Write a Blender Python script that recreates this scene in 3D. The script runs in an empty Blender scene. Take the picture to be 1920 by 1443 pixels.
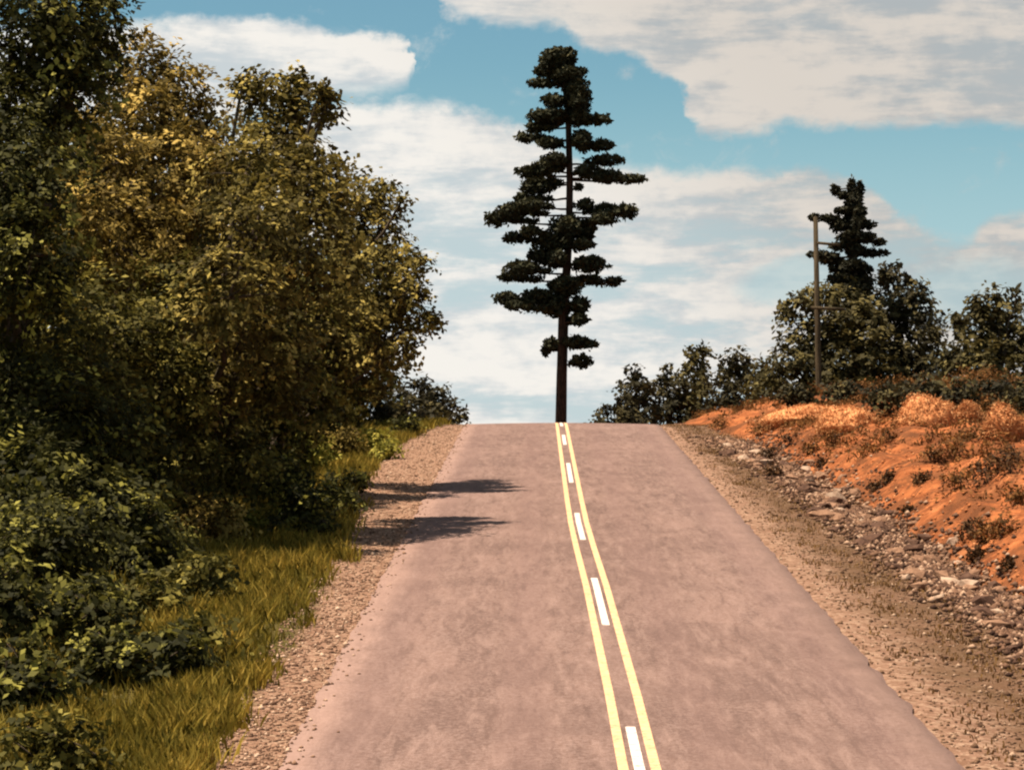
import bpy, math, random
import numpy as np
from mathutils import Vector, noise as mnoise

random.seed(7)
rng = np.random.default_rng(7)
R = math.radians
scene = bpy.context.scene
C = scene.collection

# ------------------------------------------------------------------ camera
EYE = 1.7
FPX = 5000.0            # focal length in photo pixels (1920 wide): a short telephoto
HOR = 850.0             # photo row of the true horizon
cam_d = bpy.data.cameras.new('camera')
cam_d.sensor_width = 36.0
cam_d.lens = 36.0 * FPX / 1920.0
cam_d.shift_y = (HOR - 721.5) / 1920.0
cam_d.clip_start = 0.2
cam_d.clip_end = 6000
cam = bpy.data.objects.new('camera', cam_d)
cam.location = (0, 0, EYE)
cam.rotation_euler = (R(90), 0, 0)
C.objects.link(cam)
scene.camera = cam
scene.cycles.filter_width = 2.2

# ------------------------------------------------------------------ light
SUN_EL, SUN_AZ = 68.0, -104.0       # azimuth from +Y (view direction), negative = left
sun_d = bpy.data.lights.new('sun', 'SUN')
sun_d.energy = 5.0
sun_d.angle = R(0.5)
sun_d.color = (1.0, 0.86, 0.70)
sun = bpy.data.objects.new('sun', sun_d)
sdir = Vector((math.cos(R(SUN_EL)) * math.sin(R(SUN_AZ)), math.cos(R(SUN_EL)) * math.cos(R(SUN_AZ)), math.sin(R(SUN_EL))))
sun.rotation_euler = (-sdir).to_track_quat('-Z', 'Y').to_euler()
C.objects.link(sun)
scene.view_settings.view_transform = 'Standard'
scene.view_settings.look = 'None'
scene.view_settings.gamma = 1.0
scene.view_settings.use_curve_mapping = False
scene.view_settings.exposure = 1.0


# ------------------------------------------------------------------ node helper
class NT:
    def __init__(s, tree):
        s.t = tree; s.n = tree.nodes; s.l = tree.links
    def new(s, typ, **kw):
        n = s.n.new(typ)
        for k, v in kw.items(): setattr(n, k, v)
        return n
    def put(s, v, sock):
        if hasattr(v, 'is_output'): s.l.new(v, sock)
        elif v is not None: sock.default_value = v
    def m(s, op, a, b=None, c=None, clamp=False):
        n = s.new('ShaderNodeMath', operation=op, use_clamp=clamp)
        s.put(a, n.inputs[0])
        if b is not None: s.put(b, n.inputs[1])
        if c is not None: s.put(c, n.inputs[2])
        return n.outputs[0]
    def mix(s, f, a, b, mode='MIX'):
        n = s.new('ShaderNodeMix', data_type='RGBA', blend_type=mode)
        s.put(f, n.inputs[0]); s.put(a, n.inputs[6]); s.put(b, n.inputs[7])
        return n.outputs[2]
    def noise(s, vec, scale, detail=4, rough=.55, dist=0.0):
        n = s.new('ShaderNodeTexNoise')
        s.put(vec, n.inputs['Vector']); n.inputs['Scale'].default_value = scale
        n.inputs['Detail'].default_value = detail; n.inputs['Roughness'].default_value = rough
        n.inputs['Distortion'].default_value = dist
        return n.outputs['Fac']
    def ss(s, v, lo, hi, a=0.0, b=1.0, kind='SMOOTHSTEP'):
        n = s.new('ShaderNodeMapRange', interpolation_type=kind)
        s.put(v, n.inputs[0]); s.put(lo, n.inputs[1]); s.put(hi, n.inputs[2])
        n.inputs[3].default_value = a; n.inputs[4].default_value = b
        return n.outputs[0]
    def curve(s, v, pts, x0, x1, y0, y1):
        """piecewise smooth function through pts, as a Float Curve node"""
        t = s.ss(v, x0, x1, kind='LINEAR')
        n = s.new('ShaderNodeFloatCurve')
        cu = n.mapping.curves[0]
        q = [((x - x0) / (x1 - x0), (y - y0) / (y1 - y0)) for x, y in pts]
        cu.points[0].location = q[0]; cu.points[1].location = q[-1]
        for p in q[1:-1]: cu.points.new(*p)
        n.mapping.update()
        s.put(t, n.inputs['Value'])
        return s.m('MULTIPLY_ADD', n.outputs[0], y1 - y0, y0)
    def comb(s, x, y, z=0.0):
        n = s.new('ShaderNodeCombineXYZ')
        s.put(x, n.inputs[0]); s.put(y, n.inputs[1]); s.put(z, n.inputs[2])
        return n.outputs[0]


def rgb(r, g, b):
    f = lambda c: (c / 255 / 12.92) if c / 255 <= .04045 else ((c / 255 + .055) / 1.055) ** 2.4
    return (f(r), f(g), f(b), 1)


def scl(c, k): return (c[0] * k, c[1] * k, c[2] * k, 1)


# ------------------------------------------------------------------ sky: NISHITA + banks of cloud placed by azimuth / elevation
world = bpy.data.worlds.new('World'); scene.world = world; world.use_nodes = True
w = NT(world.node_tree); w.n.clear()
sky = w.new('ShaderNodeTexSky', sky_type='NISHITA')
sky.sun_disc = False
sky.sun_elevation = R(SUN_EL); sky.sun_rotation = R(SUN_AZ)
sky.air_density = 1.0; sky.dust_density = 0.1; sky.ozone_density = 2.5
tc = w.new('ShaderNodeTexCoord')
sep = w.new('ShaderNodeSeparateXYZ'); w.l.new(tc.outputs['Generated'], sep.inputs[0])
X, Y, Z = sep.outputs
az = w.m('ARCTAN2', X, Y)
hyp = w.m('SQRT', w.m('ADD', w.m('MULTIPLY', X, X), w.m('MULTIPLY', Y, Y)))
el = w.m('ARCTAN2', Z, hyp)
U = w.m('MULTIPLY', az, 5.0)            # 1 unit = 1000 photo pixels to the right of the lens axis
V = w.m('MULTIPLY', el, 5.0)            # 1 unit = 1000 photo pixels above the horizon
base = w.comb(U, V, 0.0)
n_big = w.m('SUBTRACT', w.noise(w.comb(w.m('MULTIPLY', U, 1.0), w.m('MULTIPLY', V, 1.7)), 4.0, 6, .6), .5)
n_fin = w.m('SUBTRACT', w.noise(w.comb(w.m('MULTIPLY', U, 1.0), w.m('MULTIPLY', V, 1.3), 3.1), 13.0, 5, .6), .5)
warp = w.m('ADD', w.m('MULTIPLY', n_big, .085), w.m('MULTIPLY', n_fin, .06))
Vw = w.m('ADD', V, warp)
uu = w.m('ADD', U, w.m('MULTIPLY', n_fin, .07))


def P(px, py): return ((px - 960) / 1000, (HOR - py) / 1000)


def edge(pts): return w.curve(uu, [P(*p) for p in pts], -1.1, 1.1, -.1, 1.2)


# bank B: everything below this line is cloud
topB = edge([(-140, 330), (300, 250), (560, 225), (640, 200), (760, 205), (850, 200), (960, 232), (1040, 285), (1150, 320), (1250, 318),
             (1400, 322), (1560, 345), (1640, 372), (1700, 420), (1790, 455), (1850, 415), (1920, 405), (2060, 400)])
mB = w.ss(w.m('SUBTRACT', topB, Vw), -.012, .022)
# cloud A, upper left
topA = edge([(-140, 60), (240, 60), (300, 50), (460, 48), (600, 58), (700, 72), (760, 82), (775, 130), (830, 400), (2060, 400)])
botA = edge([(-140, 300), (300, 260), (500, 215), (620, 190), (700, 182), (760, 165), (775, 130), (830, 130), (2060, 130)])
mA = w.m('MULTIPLY', w.ss(w.m('SUBTRACT', topA, Vw), -.010, .016), w.ss(w.m('SUBTRACT', Vw, botA), -.03, .03))
# cloud C, upper right: everything above this line
botC = edge([(-140, -350), (780, -200), (822, 20), (860, 50), (940, 62), (1040, 62), (1120, 100), (1220, 140), (1270, 165), (1300, 225), (1330, 248),
             (1450, 246), (1620, 250), (1700, 240), (1920, 245), (2060, 245)])
mC = w.ss(w.m('SUBTRACT', Vw, botC), -.014, .02)
mtop = w.ss(V, .95, 1.15, 1, 0)         # the sky overhead: scattered cloud of its own
mC = w.m('MULTIPLY', mC, w.m('MAXIMUM', mtop, w.ss(w.noise(base, 1.2, 5, .6), .45, .6)))
far = w.ss(w.m('ABSOLUTE', U), 1.05, 1.7)
gen = w.ss(w.noise(tc.outputs['Generated'], 5.0, 6, .62), .44, .60)
mask = w.m('MAXIMUM', w.m('MAXIMUM', mA, mB), mC)
mask = w.m('ADD', w.m('MULTIPLY', mask, w.m('SUBTRACT', 1.0, far)), w.m('MULTIPLY', gen, far))
# thin wisps in the blue, and thin blue windows in bank B
wisp = w.ss(w.noise(w.comb(U, w.m('MULTIPLY', V, 1.4), 7.7), 7.0, 7, .68, .4), .56, .80, 0, .42)
mask = w.m('MAXIMUM', mask, wisp)
st1 = w.noise(w.comb(w.m('MULTIPLY', U, .8), w.m('MULTIPLY', V, 4.2), 1.3), 3.6, 6, .6, .25)
st2 = w.noise(w.comb(w.m('MULTIPLY', U, .8), w.m('MULTIPLY', V, 3.0), 5.5), 9.0, 5, .6, .2)
low = w.ss(V, .62, .30)                 # lower in the bank the cloud is thinner and bluer
low = w.ss(V, .30, .60, 1, 0)
thin = w.m('MULTIPLY', w.ss(w.m('ADD', w.m('MULTIPLY', st1, .65), w.m('MULTIPLY', st2, .35)), .47, .62), w.m('ADD', w.m('MULTIPLY', low, .42), .12))
rightwin = w.m('MULTIPLY', w.ss(U, .60, .80), w.m('MULTIPLY', w.ss(V, .40, .34), w.ss(V, .20, .30)))
win = w.m('MULTIPLY', w.ss(w.m('ADD', w.m('POWER', w.m('DIVIDE', w.m('SUBTRACT', U, .52), .11), 2.0), w.m('POWER', w.m('DIVIDE', w.m('SUBTRACT', Vw, .315), .045), 2.0)), 1.3, .3), .6)
win2 = w.m('MULTIPLY', w.ss(w.m('ADD', w.m('POWER', w.m('DIVIDE', w.m('SUBTRACT', U, .84), .16), 2.0), w.m('POWER', w.m('DIVIDE', w.m('SUBTRACT', Vw, .30), .07), 2.0)), 1.4, .2), .55)
thin = w.m('MAXIMUM', thin, w.m('MAXIMUM', win, win2))
mask = w.m('MULTIPLY', mask, w.m('SUBTRACT', 1.0, thin))
# cloud colour: cream tops, greyer in the high bank on the right
shade = w.ss(w.m('ADD', w.m('ADD', w.m('MULTIPLY', st1, .55), w.m('MULTIPLY', st2, .35)), w.m('MULTIPLY', n_fin, .30)), .36, .54)
grey = w.m('MULTIPLY', w.ss(w.m('ADD', U, w.m('MULTIPLY', V, .9)), .25, 1.15), .85)
E = 0.5                                   # exposure +1 doubles what is set here
c_light = scl(rgb(246, 242, 235), E); c_shade = scl(rgb(210, 215, 217), E)
c_gl = scl(rgb(214, 205, 195), E); c_gs = scl(rgb(178, 180, 180), E)
ccol = w.mix(grey, w.mix(shade, c_light, c_shade), w.mix(shade, c_gl, c_gs))
tint = w.mix(1.0, sky.outputs[0], (0.036, 0.0475, 0.0435, 1), 'MULTIPLY')   # the NISHITA sky at strength 0.05, print-toned
tint = w.mix(w.ss(V, .75, .15, 0, .78), tint, scl(rgb(182, 208, 220), E))
bg1 = w.new('ShaderNodeBackground'); w.l.new(tint, bg1.inputs[0]); bg1.inputs[1].default_value = 1.0
bg2 = w.new('ShaderNodeBackground'); w.l.new(ccol, bg2.inputs[0]); bg2.inputs[1].default_value = 1.0
mx = w.new('ShaderNodeMixShader'); w.put(mask, mx.inputs[0]); w.l.new(bg1.outputs[0], mx.inputs[1]); w.l.new(bg2.outputs[0], mx.inputs[2])
wo = w.new('ShaderNodeOutputWorld'); w.l.new(mx.outputs[0], wo.inputs[0])
world.cycles.sampling_method = 'MANUAL'; world.cycles.sample_map_resolution = 512


# ------------------------------------------------------------------ object helpers
def tag(o, label=None, cat=None, group=None, kind=None):
    if label: o['label'] = label
    if cat: o['category'] = cat
    if group: o['group'] = group
    if kind: o['kind'] = kind
    return o


def empty(name, loc):
    o = bpy.data.objects.new(name, None); o.location = loc; o.empty_display_size = .3
    C.objects.link(o); return o


def link(name, me, m=None, parent=None, world_coords=True):
    o = bpy.data.objects.new(name, me)
    if m is not None and len(me.materials) == 0: me.materials.append(m)
    C.objects.link(o)
    if parent is not None:
        o.parent = parent
        if world_coords:
            loc = Vector((0, 0, 0)); q = parent
            while q is not None: loc += q.location; q = q.parent
            o.location = -loc
    return o


def mesh_np(name, verts, faces, smooth=False, attr=None):
    """verts (n,3); faces (m,k) of one k; attr: dict name -> per-vertex float"""
    me = bpy.data.meshes.new(name)
    verts = np.asarray(verts, dtype=np.float32); faces = np.asarray(faces, dtype=np.int32)
    m_, k = faces.shape
    me.vertices.add(len(verts)); me.vertices.foreach_set('co', verts.ravel())
    me.loops.add(m_ * k); me.loops.foreach_set('vertex_index', faces.ravel())
    me.polygons.add(m_)
    me.polygons.foreach_set('loop_start', np.arange(m_, dtype=np.int32) * k)
    me.polygons.foreach_set('loop_total', np.full(m_, k, dtype=np.int32))
    if smooth: me.polygons.foreach_set('use_smooth', np.ones(m_, dtype=bool))
    me.update(calc_edges=True)
    for an, av in (attr or {}).items():
        a = me.attributes.new(an, 'FLOAT', 'POINT'); a.data.foreach_set('value', np.asarray(av, dtype=np.float32))
    return me


# ------------------------------------------------------------------ materials
def material(name):
    m = bpy.data.materials.new(name); m.use_nodes = True
    t = NT(m.node_tree); t.n.clear()
    out = t.new('ShaderNodeOutputMaterial')
    return m, t, out


def principled(t, out, col, rough=.9, bump=None, bstr=.4, bdist=.02, spec=.2):
    b = t.new('ShaderNodeBsdfPrincipled')
    t.put(col, b.inputs['Base Color']); t.put(rough, b.inputs['Roughness'])
    b.inputs['Specular IOR Level'].default_value = spec * .5
    if bump is not None:
        bn = t.new('ShaderNodeBump'); t.put(bump, bn.inputs['Height'])
        bn.inputs['Strength'].default_value = bstr; bn.inputs['Distance'].default_value = bdist
        t.l.new(bn.outputs[0], b.inputs['Normal'])
    t.l.new(b.outputs[0], out.inputs[0])
    return b


def pos(t):
    g = t.new('ShaderNodeNewGeometry'); return g.outputs['Position']


def attr(t, name):
    a = t.new('ShaderNodeAttribute'); a.attribute_name = name; return a.outputs['Fac']


def foliage_mat(name, c_dark, c_mid, c_bright, transl=.3):
    m, t, out = material(name)
    a = attr(t, 'tint')
    r = t.new('ShaderNodeValToRGB')
    e = r.color_ramp.elements
    e[0].position = 0; e[0].color = (*c_dark, 1); e[1].position = 1; e[1].color = (*c_bright, 1)
    q = e.new(.55); q.color = (*c_mid, 1)
    t.l.new(a, r.inputs[0])
    p = t.new('ShaderNodeBsdfPrincipled')
    t.l.new(r.outputs[0], p.inputs['Base Color']); p.inputs['Roughness'].default_value = .7
    p.inputs['Specular IOR Level'].default_value = .10
    tr = t.new('ShaderNodeBsdfTranslucent'); t.l.new(r.outputs[0], tr.inputs[0])
    mx = t.new('ShaderNodeMixShader'); mx.inputs[0].default_value = transl
    t.l.new(p.outputs[0], mx.inputs[1]); t.l.new(tr.outputs[0], mx.inputs[2]); t.l.new(mx.outputs[0], out.inputs[0])
    return m


M = {}
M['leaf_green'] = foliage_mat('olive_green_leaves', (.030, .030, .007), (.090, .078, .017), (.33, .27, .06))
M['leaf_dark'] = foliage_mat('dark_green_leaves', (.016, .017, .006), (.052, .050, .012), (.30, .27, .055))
M['leaf_rust'] = foliage_mat('rusty_olive_leaves', (.055, .038, .010), (.165, .118, .026), (.54, .38, .10))  # rusty leaf colour, bright end raised to paint sun glints on the crown
M['leaf_brown'] = foliage_mat('brown_olive_leaves', (.040, .030, .009), (.108, .086, .020), (.42, .32, .08))
M['leaf_bright'] = foliage_mat('yellow_green_leaves', (.09, .09, .014), (.22, .20, .03), (.46, .38, .07))
M['leaf_far'] = foliage_mat('far_dark_leaves', (.018, .016, .009), (.040, .034, .015), (.12, .095, .035), .2)
M['leaf_far_olive'] = foliage_mat('far_olive_leaves', (.030, .026, .011), (.070, .057, .020), (.17, .135, .045), .2)
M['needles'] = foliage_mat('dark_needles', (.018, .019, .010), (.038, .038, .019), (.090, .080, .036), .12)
M['needles_far'] = foliage_mat('far_needles', (.016, .017, .011), (.030, .028, .015), (.06, .05, .024), .12)
M['grass'] = foliage_mat('verge_grass', (.085, .072, .012), (.21, .155, .022), (.42, .28, .05), .25)
M['dry_grass'] = foliage_mat('dry_grass_blades', (.11, .06, .022), (.22, .12, .04), (.34, .20, .08), .2)
M['pale_fuzz'] = foliage_mat('pale_dry_grass', (.30, .12, .045), (.50, .22, .085), (.70, .38, .17), .2)
M['weed'] = foliage_mat('dark_weed_leaves', (.028, .015, .007), (.075, .036, .014), (.16, .075, .026), .15)
M['dry_shrub'] = foliage_mat('dry_shrub_leaves', (.06, .032, .010), (.16, .07, .02), (.34, .14, .04), .2)


def bark_mat(name, a, b, vscale=1.5):
    m, t, out = material(name)
    p = pos(t)
    mp = t.new('ShaderNodeMapping'); t.l.new(p, mp.inputs[0]); mp.inputs['Scale'].default_value = (6, 6, vscale)
    n = t.noise(mp.outputs[0], 2.0, 6, .65)
    col = t.mix(t.ss(n, .35, .65), (*a, 1), (*b, 1))
    principled(t, out, col, .95, n, .8, .05)
    return m


M['bark'] = bark_mat('grey_brown_bark', (.035, .026, .018), (.10, .075, .05))
M['pine_bark'] = bark_mat('dark_pine_bark', (.016, .011, .008), (.055, .030, .020))
M['pole_wood'] = bark_mat('weathered_pole_wood', (.040, .030, .018), (.090, .066, .038), .6)

# asphalt
m, t, out = material('asphalt'); M['asphalt'] = m
p = pos(t); u = attr(t, 'u')
mp = t.new('ShaderNodeMapping'); t.l.new(p, mp.inputs[0]); mp.inputs['Scale'].default_value = (1, .16, 1)
blot = t.noise(mp.outputs[0], 1.3, 6, .65, .4)
grain = t.noise(p, 17.0, 4, .8)
speck = t.noise(p, 75.0, 2, .7)
col = t.mix(t.ss(blot, .36, .64), (.108, .068, .055, 1), (.195, .123, .099, 1))
col = t.mix(t.m('MULTIPLY', t.ss(grain, .40, .62), .55), col, (.37, .26, .225, 1))
patch = t.noise(p, .33, 5, .62, .6)
col = t.mix(t.m('MULTIPLY', t.ss(patch, .44, .60), .45), col, (.125, .082, .070, 1))
ms = t.new('ShaderNodeMapping'); t.l.new(p, ms.inputs[0]); ms.inputs['Scale'].default_value = (6.5, .75, 1)
stk = t.noise(ms.outputs[0], 1.0, 5, .72, .3)
col = t.mix(t.m('MULTIPLY', t.ss(stk, .50, .66), .55), col, (.31, .21, .175, 1))
col = t.mix(t.m('MULTIPLY', t.ss(stk, .48, .34), .55), col, (.085, .055, .046, 1))
col = t.mix(t.m('MULTIPLY', t.ss(speck, .62, .40), .6), col, (.13, .075, .06, 1))
# polished wheel paths, dustier edges
wav = t.m('COSINE', t.m('MULTIPLY', t.m('SUBTRACT', t.m('ABSOLUTE', u), 0.95), 3.6))
col = t.mix(t.m('MULTIPLY', t.ss(wav, .2, 1.0), .30), col, (.17, .105, .09, 1))
un = t.m('ADD', t.m('ABSOLUTE', u), t.m('MULTIPLY', t.m('SUBTRACT', t.noise(p, 1.1, 4, .6), .5), .5))
col = t.mix(t.m('MULTIPLY', t.ss(un, 2.7, 3.3), .6), col, (.32, .205, .165, 1))
tar = t.noise(mp.outputs[0], 3.3, 3, .5, 1.2)
col = t.mix(t.m('MULTIPLY', t.ss(t.m('ABSOLUTE', t.m('SUBTRACT', tar, .5)), .012, .003), .18), col, (.08, .05, .045, 1))
principled(t, out, col, .95, t.m('ADD', grain, speck), .35, .02, .15)


def paint_mat(name, c, c2):
    m, t, out = material(name); p = pos(t)
    wear = t.noise(p, 9.0, 6, .75)
    col = t.mix(t.ss(wear, .35, .7), (*c, 1), (*c2, 1))
    col = t.mix(t.m('MULTIPLY', t.ss(wear, .54, .66), .75), col, (.24, .17, .14, 1))
    principled(t, out, col, .8, wear, .2, .01)
    return m


M['yellow'] = paint_mat('yellow_road_paint', (.68, .43, .24), (.52, .31, .15))
M['white'] = paint_mat('white_road_paint', (.66, .58, .50), (.50, .43, .37))

# ground: grass soil / gravel / orange earth, by the u attribute (metres across from the road's centre line)
m, t, out = material('roadside_ground'); M['ground'] = m
p = pos(t); sxyz = t.new('ShaderNodeSeparateXYZ'); t.l.new(p, sxyz.inputs[0]); sepY = sxyz.outputs[1]; u = attr(t, 'u'); s_ = attr(t, 's')    # s = metres from the foot of the bank
n1 = t.noise(p, .9, 5, .6); n2 = t.noise(p, 5.0, 6, .7); n3 = t.noise(p, 26.0, 4, .75)
vo = t.new('ShaderNodeTexVoronoi'); t.l.new(p, vo.inputs['Vector']); vo.inputs['Scale'].default_value = 13.0
vo2 = t.new('ShaderNodeTexVoronoi'); t.l.new(p, vo2.inputs['Vector']); vo2.inputs['Scale'].default_value = 34.0
wob = t.m('MULTIPLY', t.m('SUBTRACT', n1, .5), 1.6)
wob2 = t.m('ADD', wob, t.m('MULTIPLY', t.m('SUBTRACT', n2, .5), .9))
gravel = t.mix(t.ss(n2, .3, .7), (.185, .100, .062, 1), (.31, .180, .120, 1))
vsep = t.new('ShaderNodeSeparateColor'); t.l.new(vo.outputs['Color'], vsep.inputs[0])
vsep2 = t.new('ShaderNodeSeparateColor'); t.l.new(vo2.outputs['Color'], vsep2.inputs[0])
gravel = t.mix(t.m('MULTIPLY', t.ss(vsep.outputs[0], .55, .9), .5), gravel, (.46, .31, .21, 1))
gravel = t.mix(t.m('MULTIPLY', t.ss(vsep2.outputs[0], .3, .0), .5), gravel, (.10, .055, .032, 1))
mossy = t.mix(t.m('MULTIPLY', t.ss(n1, .36, .60), .45), t.mix(.62, gravel, (.105, .055, .028, 1)), (.090, .054, .024, 1))
grassy = t.mix(t.ss(n2, .35, .65), (.060, .050, .014, 1), (.12, .090, .028, 1))
mp = t.new('ShaderNodeMapping'); t.l.new(p, mp.inputs[0]); mp.inputs['Scale'].default_value = (.5, 1.2, 2.4)
mp.inputs['Rotation'].default_value = (0, R(18), R(12))
n4 = t.noise(mp.outputs[0], 2.2, 7, .68, .5)
orange = t.mix(t.ss(n4, .32, .66), (.20, .060, .022, 1), (.42, .142, .050, 1))
orange = t.mix(t.m('MULTIPLY', t.ss(n1, .46, .58), .8), orange, (.15, .058, .025, 1))
orange = t.mix(t.m('MULTIPLY', t.ss(n2, .52, .62), .7), orange, (.14, .050, .022, 1))
n5 = t.noise(p, .55, 7, .7, .8)
orange = t.mix(t.m('MULTIPLY', t.ss(n5, .50, .60), .8), orange, (.115, .045, .020, 1))
orange = t.mix(t.m('MULTIPLY', t.ss(n5, .44, .36), .5), orange, (.52, .20, .08, 1))
orange = t.mix(t.m('MULTIPLY', t.ss(n3, .60, .75), .35), orange, (.54, .24, .10, 1))
col = t.mix(t.ss(t.m('ADD', attr(t, 'g'), t.m('MULTIPLY', wob2, .5)), -.15, .15), grassy, gravel)
col = t.mix(t.ss(t.m('ADD', u, t.m('MULTIPLY', wob2, .6)), 3.6, 4.6), col, mossy)
col = t.mix(t.ss(t.m('ADD', s_, t.m('MULTIPLY', wob2, .5)), -.35, .15), col, orange)
scrub = t.mix(t.ss(n2, .35, .7), (.085, .050, .018, 1), (.16, .075, .026, 1))
col = t.mix(t.ss(t.m('ADD', s_, t.m('MULTIPLY', wob2, 1.2)), 4.6, 6.4), col, scrub)
hgt = t.m('ADD', t.m('MULTIPLY', n3, .4), t.m('ADD', n2, t.m('MULTIPLY', n4, .8)))
principled(t, out, col, .97, hgt, .9, .08, .1)


def rock_mat(name, a, b):
    m, t, out = material(name); p = pos(t)
    n = t.noise(p, 7.0, 6, .7)
    principled(t, out, t.mix(t.ss(n, .3, .7), (*a, 1), (*b, 1)), .9, n, .6, .04)
    return m


M['rock_pale'] = rock_mat('pale_rock', (.25, .16, .11), (.42, .30, .21))
M['rock_tan'] = rock_mat('tan_rock', (.14, .075, .045), (.29, .165, .10))
M['rock_dark'] = rock_mat('dark_rock', (.050, .026, .017), (.115, .062, .040))
def stones_mat(name, a, b, c):
    m, t, out = material(name); tn = attr(t, 'tint')
    col = t.mix(t.ss(tn, .0, .6), (*a, 1), (*b, 1)); col = t.mix(t.ss(tn, .72, 1.0), col, (*c, 1))
    principled(t, out, col, .9)
    return m


M['gravel'] = stones_mat('gravel_stones', (.09, .048, .030), (.25, .145, .092), (.48, .33, .23))
M['gravel_brown'] = stones_mat('brown_gravel_stones', (.06, .032, .018), (.17, .098, .058), (.36, .24, .16))
M['broken'] = stones_mat('broken_ditch_stones', (.035, .018, .012), (.14, .075, .045), (.36, .23, .15))
M['clod'] = stones_mat('earth_clods', (.16, .055, .022), (.36, .125, .045), (.56, .26, .11))
M['mound'] = rock_mat('pale_orange_earth', (.36, .115, .040), (.74, .36, .15))


# ------------------------------------------------------------------ terrain
def xc(Y):
    """x of the road's centre line"""
    Y = np.asarray(Y, float); t = np.clip(Y - 92, 0, 60)
    return .79 + .01 * Y - .007 * t ** 2 - np.clip(Y - 152, 0, None) * .84 * .6


def zr(Y):
    """height of the road"""
    Y = np.asarray(Y, float)
    s = np.clip(Y / 26, 0, 1); m0, m1 = -.05 * 26, .0618 * 26; z1 = EYE - 4.65 + .0618 * 26
    herm = (s ** 3 - 2 * s ** 2 + s) * m0 + (-2 * s ** 3 + 3 * s ** 2) * z1 + (s ** 3 - s ** 2) * m1
    plane = EYE - 4.65 + .0618 * np.clip(Y, 26, 88)
    t = np.clip(Y - 88, 0, 13.5)
    z = np.where(Y < 26, herm, plane) + .0618 * t - .009 * t ** 2 / 2 - .06 * np.clip(Y - 101.5, 0, 45) - .012 * np.clip(Y - 146.5, 0, 120)
    return z


def foot(Y):
    """u of the foot of the bank"""
    straight = .79 + .01 * np.asarray(Y, float)
    return np.interp(Y, [0, 30, 70, 82, 96, 130], [7.3, 7.1, 6.75, 6.0, 4.4, 4.2]) + (straight - xc(Y))


def prof(u, Y):
    f = foot(Y); d = np.interp(Y, [0, 72, 92], [1, 1, .0])
    if u < 0:
        r = np.interp(u, [-400, -60, -25, -14, -9, -6.8, -5.6, -4.7, -3.25, -3.15, 0], [3, 2.4, 1.5, .8, .30, -.10, -.10, .02, 0, -.06, -.08])
        far = min(max((-u - 5) / 8, 0), 1)
    else:
        a = 3.25; mid = a + (f - a) * .55
        r = np.interp(u, [0, 3.15, a, a + .35, mid, f - .25, f, f + .9, f + 2.6, f + 4.6, f + 9, f + 25, 400],
                      [-.08, -.06, 0, -.02, -.20 * d, -.40 * d, -.36 * d, .28, .72, .98, 1.02, .95, 1.0])
        far = min(max((u - f) / 5, 0), 1)
    # away from the road the hill does not fall off behind the crest as the road does
    r += far * (.030 * np.clip(Y - 98, 0, 26) - .03 * np.clip(Y - 128, 0, 120))
    return r


def gl(y):
    """u of the outer edge of the left gravel"""
    return float(np.interp(y, [30, 41, 50, 60, 76, 86, 93, 120], [-4.0, -4.07, -4.3, -4.95, -5.1, -4.5, -4.0, -4.6]))


def bumps(x, y, u, s):
    v = mnoise.noise((x * .35, y * .35, 0)) * .25 + mnoise.noise((x * 1.1, y * 1.1, 4)) * .09 + mnoise.noise((x * 3.1, y * 3.1, 9)) * .035
    k = 0.0
    if u < -4.6: k = min((-u - 4.6) / 2.0, 1)
    if u > 3.5: k = .12
    if s > -1: k = .12 + .88 * min((s + 1) / 1.8, 1)
    if s > .1: v += mnoise.noise((x * .9, y * .6, 14)) * .20 * min(s, 1) + mnoise.noise((x * 2.2, y * 1.4, 31)) * .13 * min(s, 1) + abs(mnoise.noise((x * 1.2 + y * .5, y * 1.0, 44))) * .16 * min(s, 1)
    return v * k


def H(x, y):
    u = x - float(xc(y)); f = float(foot(y))
    return float(zr(y)) + float(prof(u, y)) + bumps(x, y, u, u - f)


def hit(px, py, y0=24.0, y1=140.0):
    """where the line of sight through a photo pixel meets the terrain"""
    a, b = (px - 960) / FPX, (HOR - py) / FPX
    y = y0; last = y0
    while y < y1:
        if EYE + b * y < H(a * y, y):
            lo, hi = last, y
            for _ in range(14):
                mi = (lo + hi) / 2
                if EYE + b * mi < H(a * mi, mi): hi = mi
                else: lo = mi
            y = hi
            return Vector((a * y, y, H(a * y, y)))
        last = y; y += .35
    return None


def at(px, py, y):
    return Vector(((px - 960) / FPX * y, y, EYE + (HOR - py) / FPX * y))


rows = np.concatenate([np.arange(-40, 24, 4.0), np.arange(24, 62, .28), np.arange(62, 110, .4), np.arange(110, 160, 2.5), np.geomspace(160, 2500, 26)])


def strip(name, ufun, ncol):
    """a sheet between two lines given by ufun(Y) -> sorted array of u"""
    V_, Ua, Sa, Ga = [], [], [], []
    for y in rows:
        us = ufun(float(y)); f = float(foot(y)); cx = float(xc(y))
        assert len(us) == ncol
        for u in us:
            x = cx + u
            V_.append((x, y, float(zr(y)) + float(prof(u, y)) + bumps(x, float(y), u, u - f))); Ua.append(u); Sa.append(u - f); Ga.append(u - gl(float(y)))
    nr = len(rows)
    i = np.arange(nr - 1)[:, None] * ncol + np.arange(ncol - 1)[None, :]
    i = i.ravel(); F = np.stack([i, i + 1, i + 1 + ncol, i + ncol], 1)
    me = mesh_np(name, V_, F, True, {'u': Ua, 's': Sa, 'g': Ga})
    return tag(link(name, me, M['ground']), kind='structure')


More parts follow.
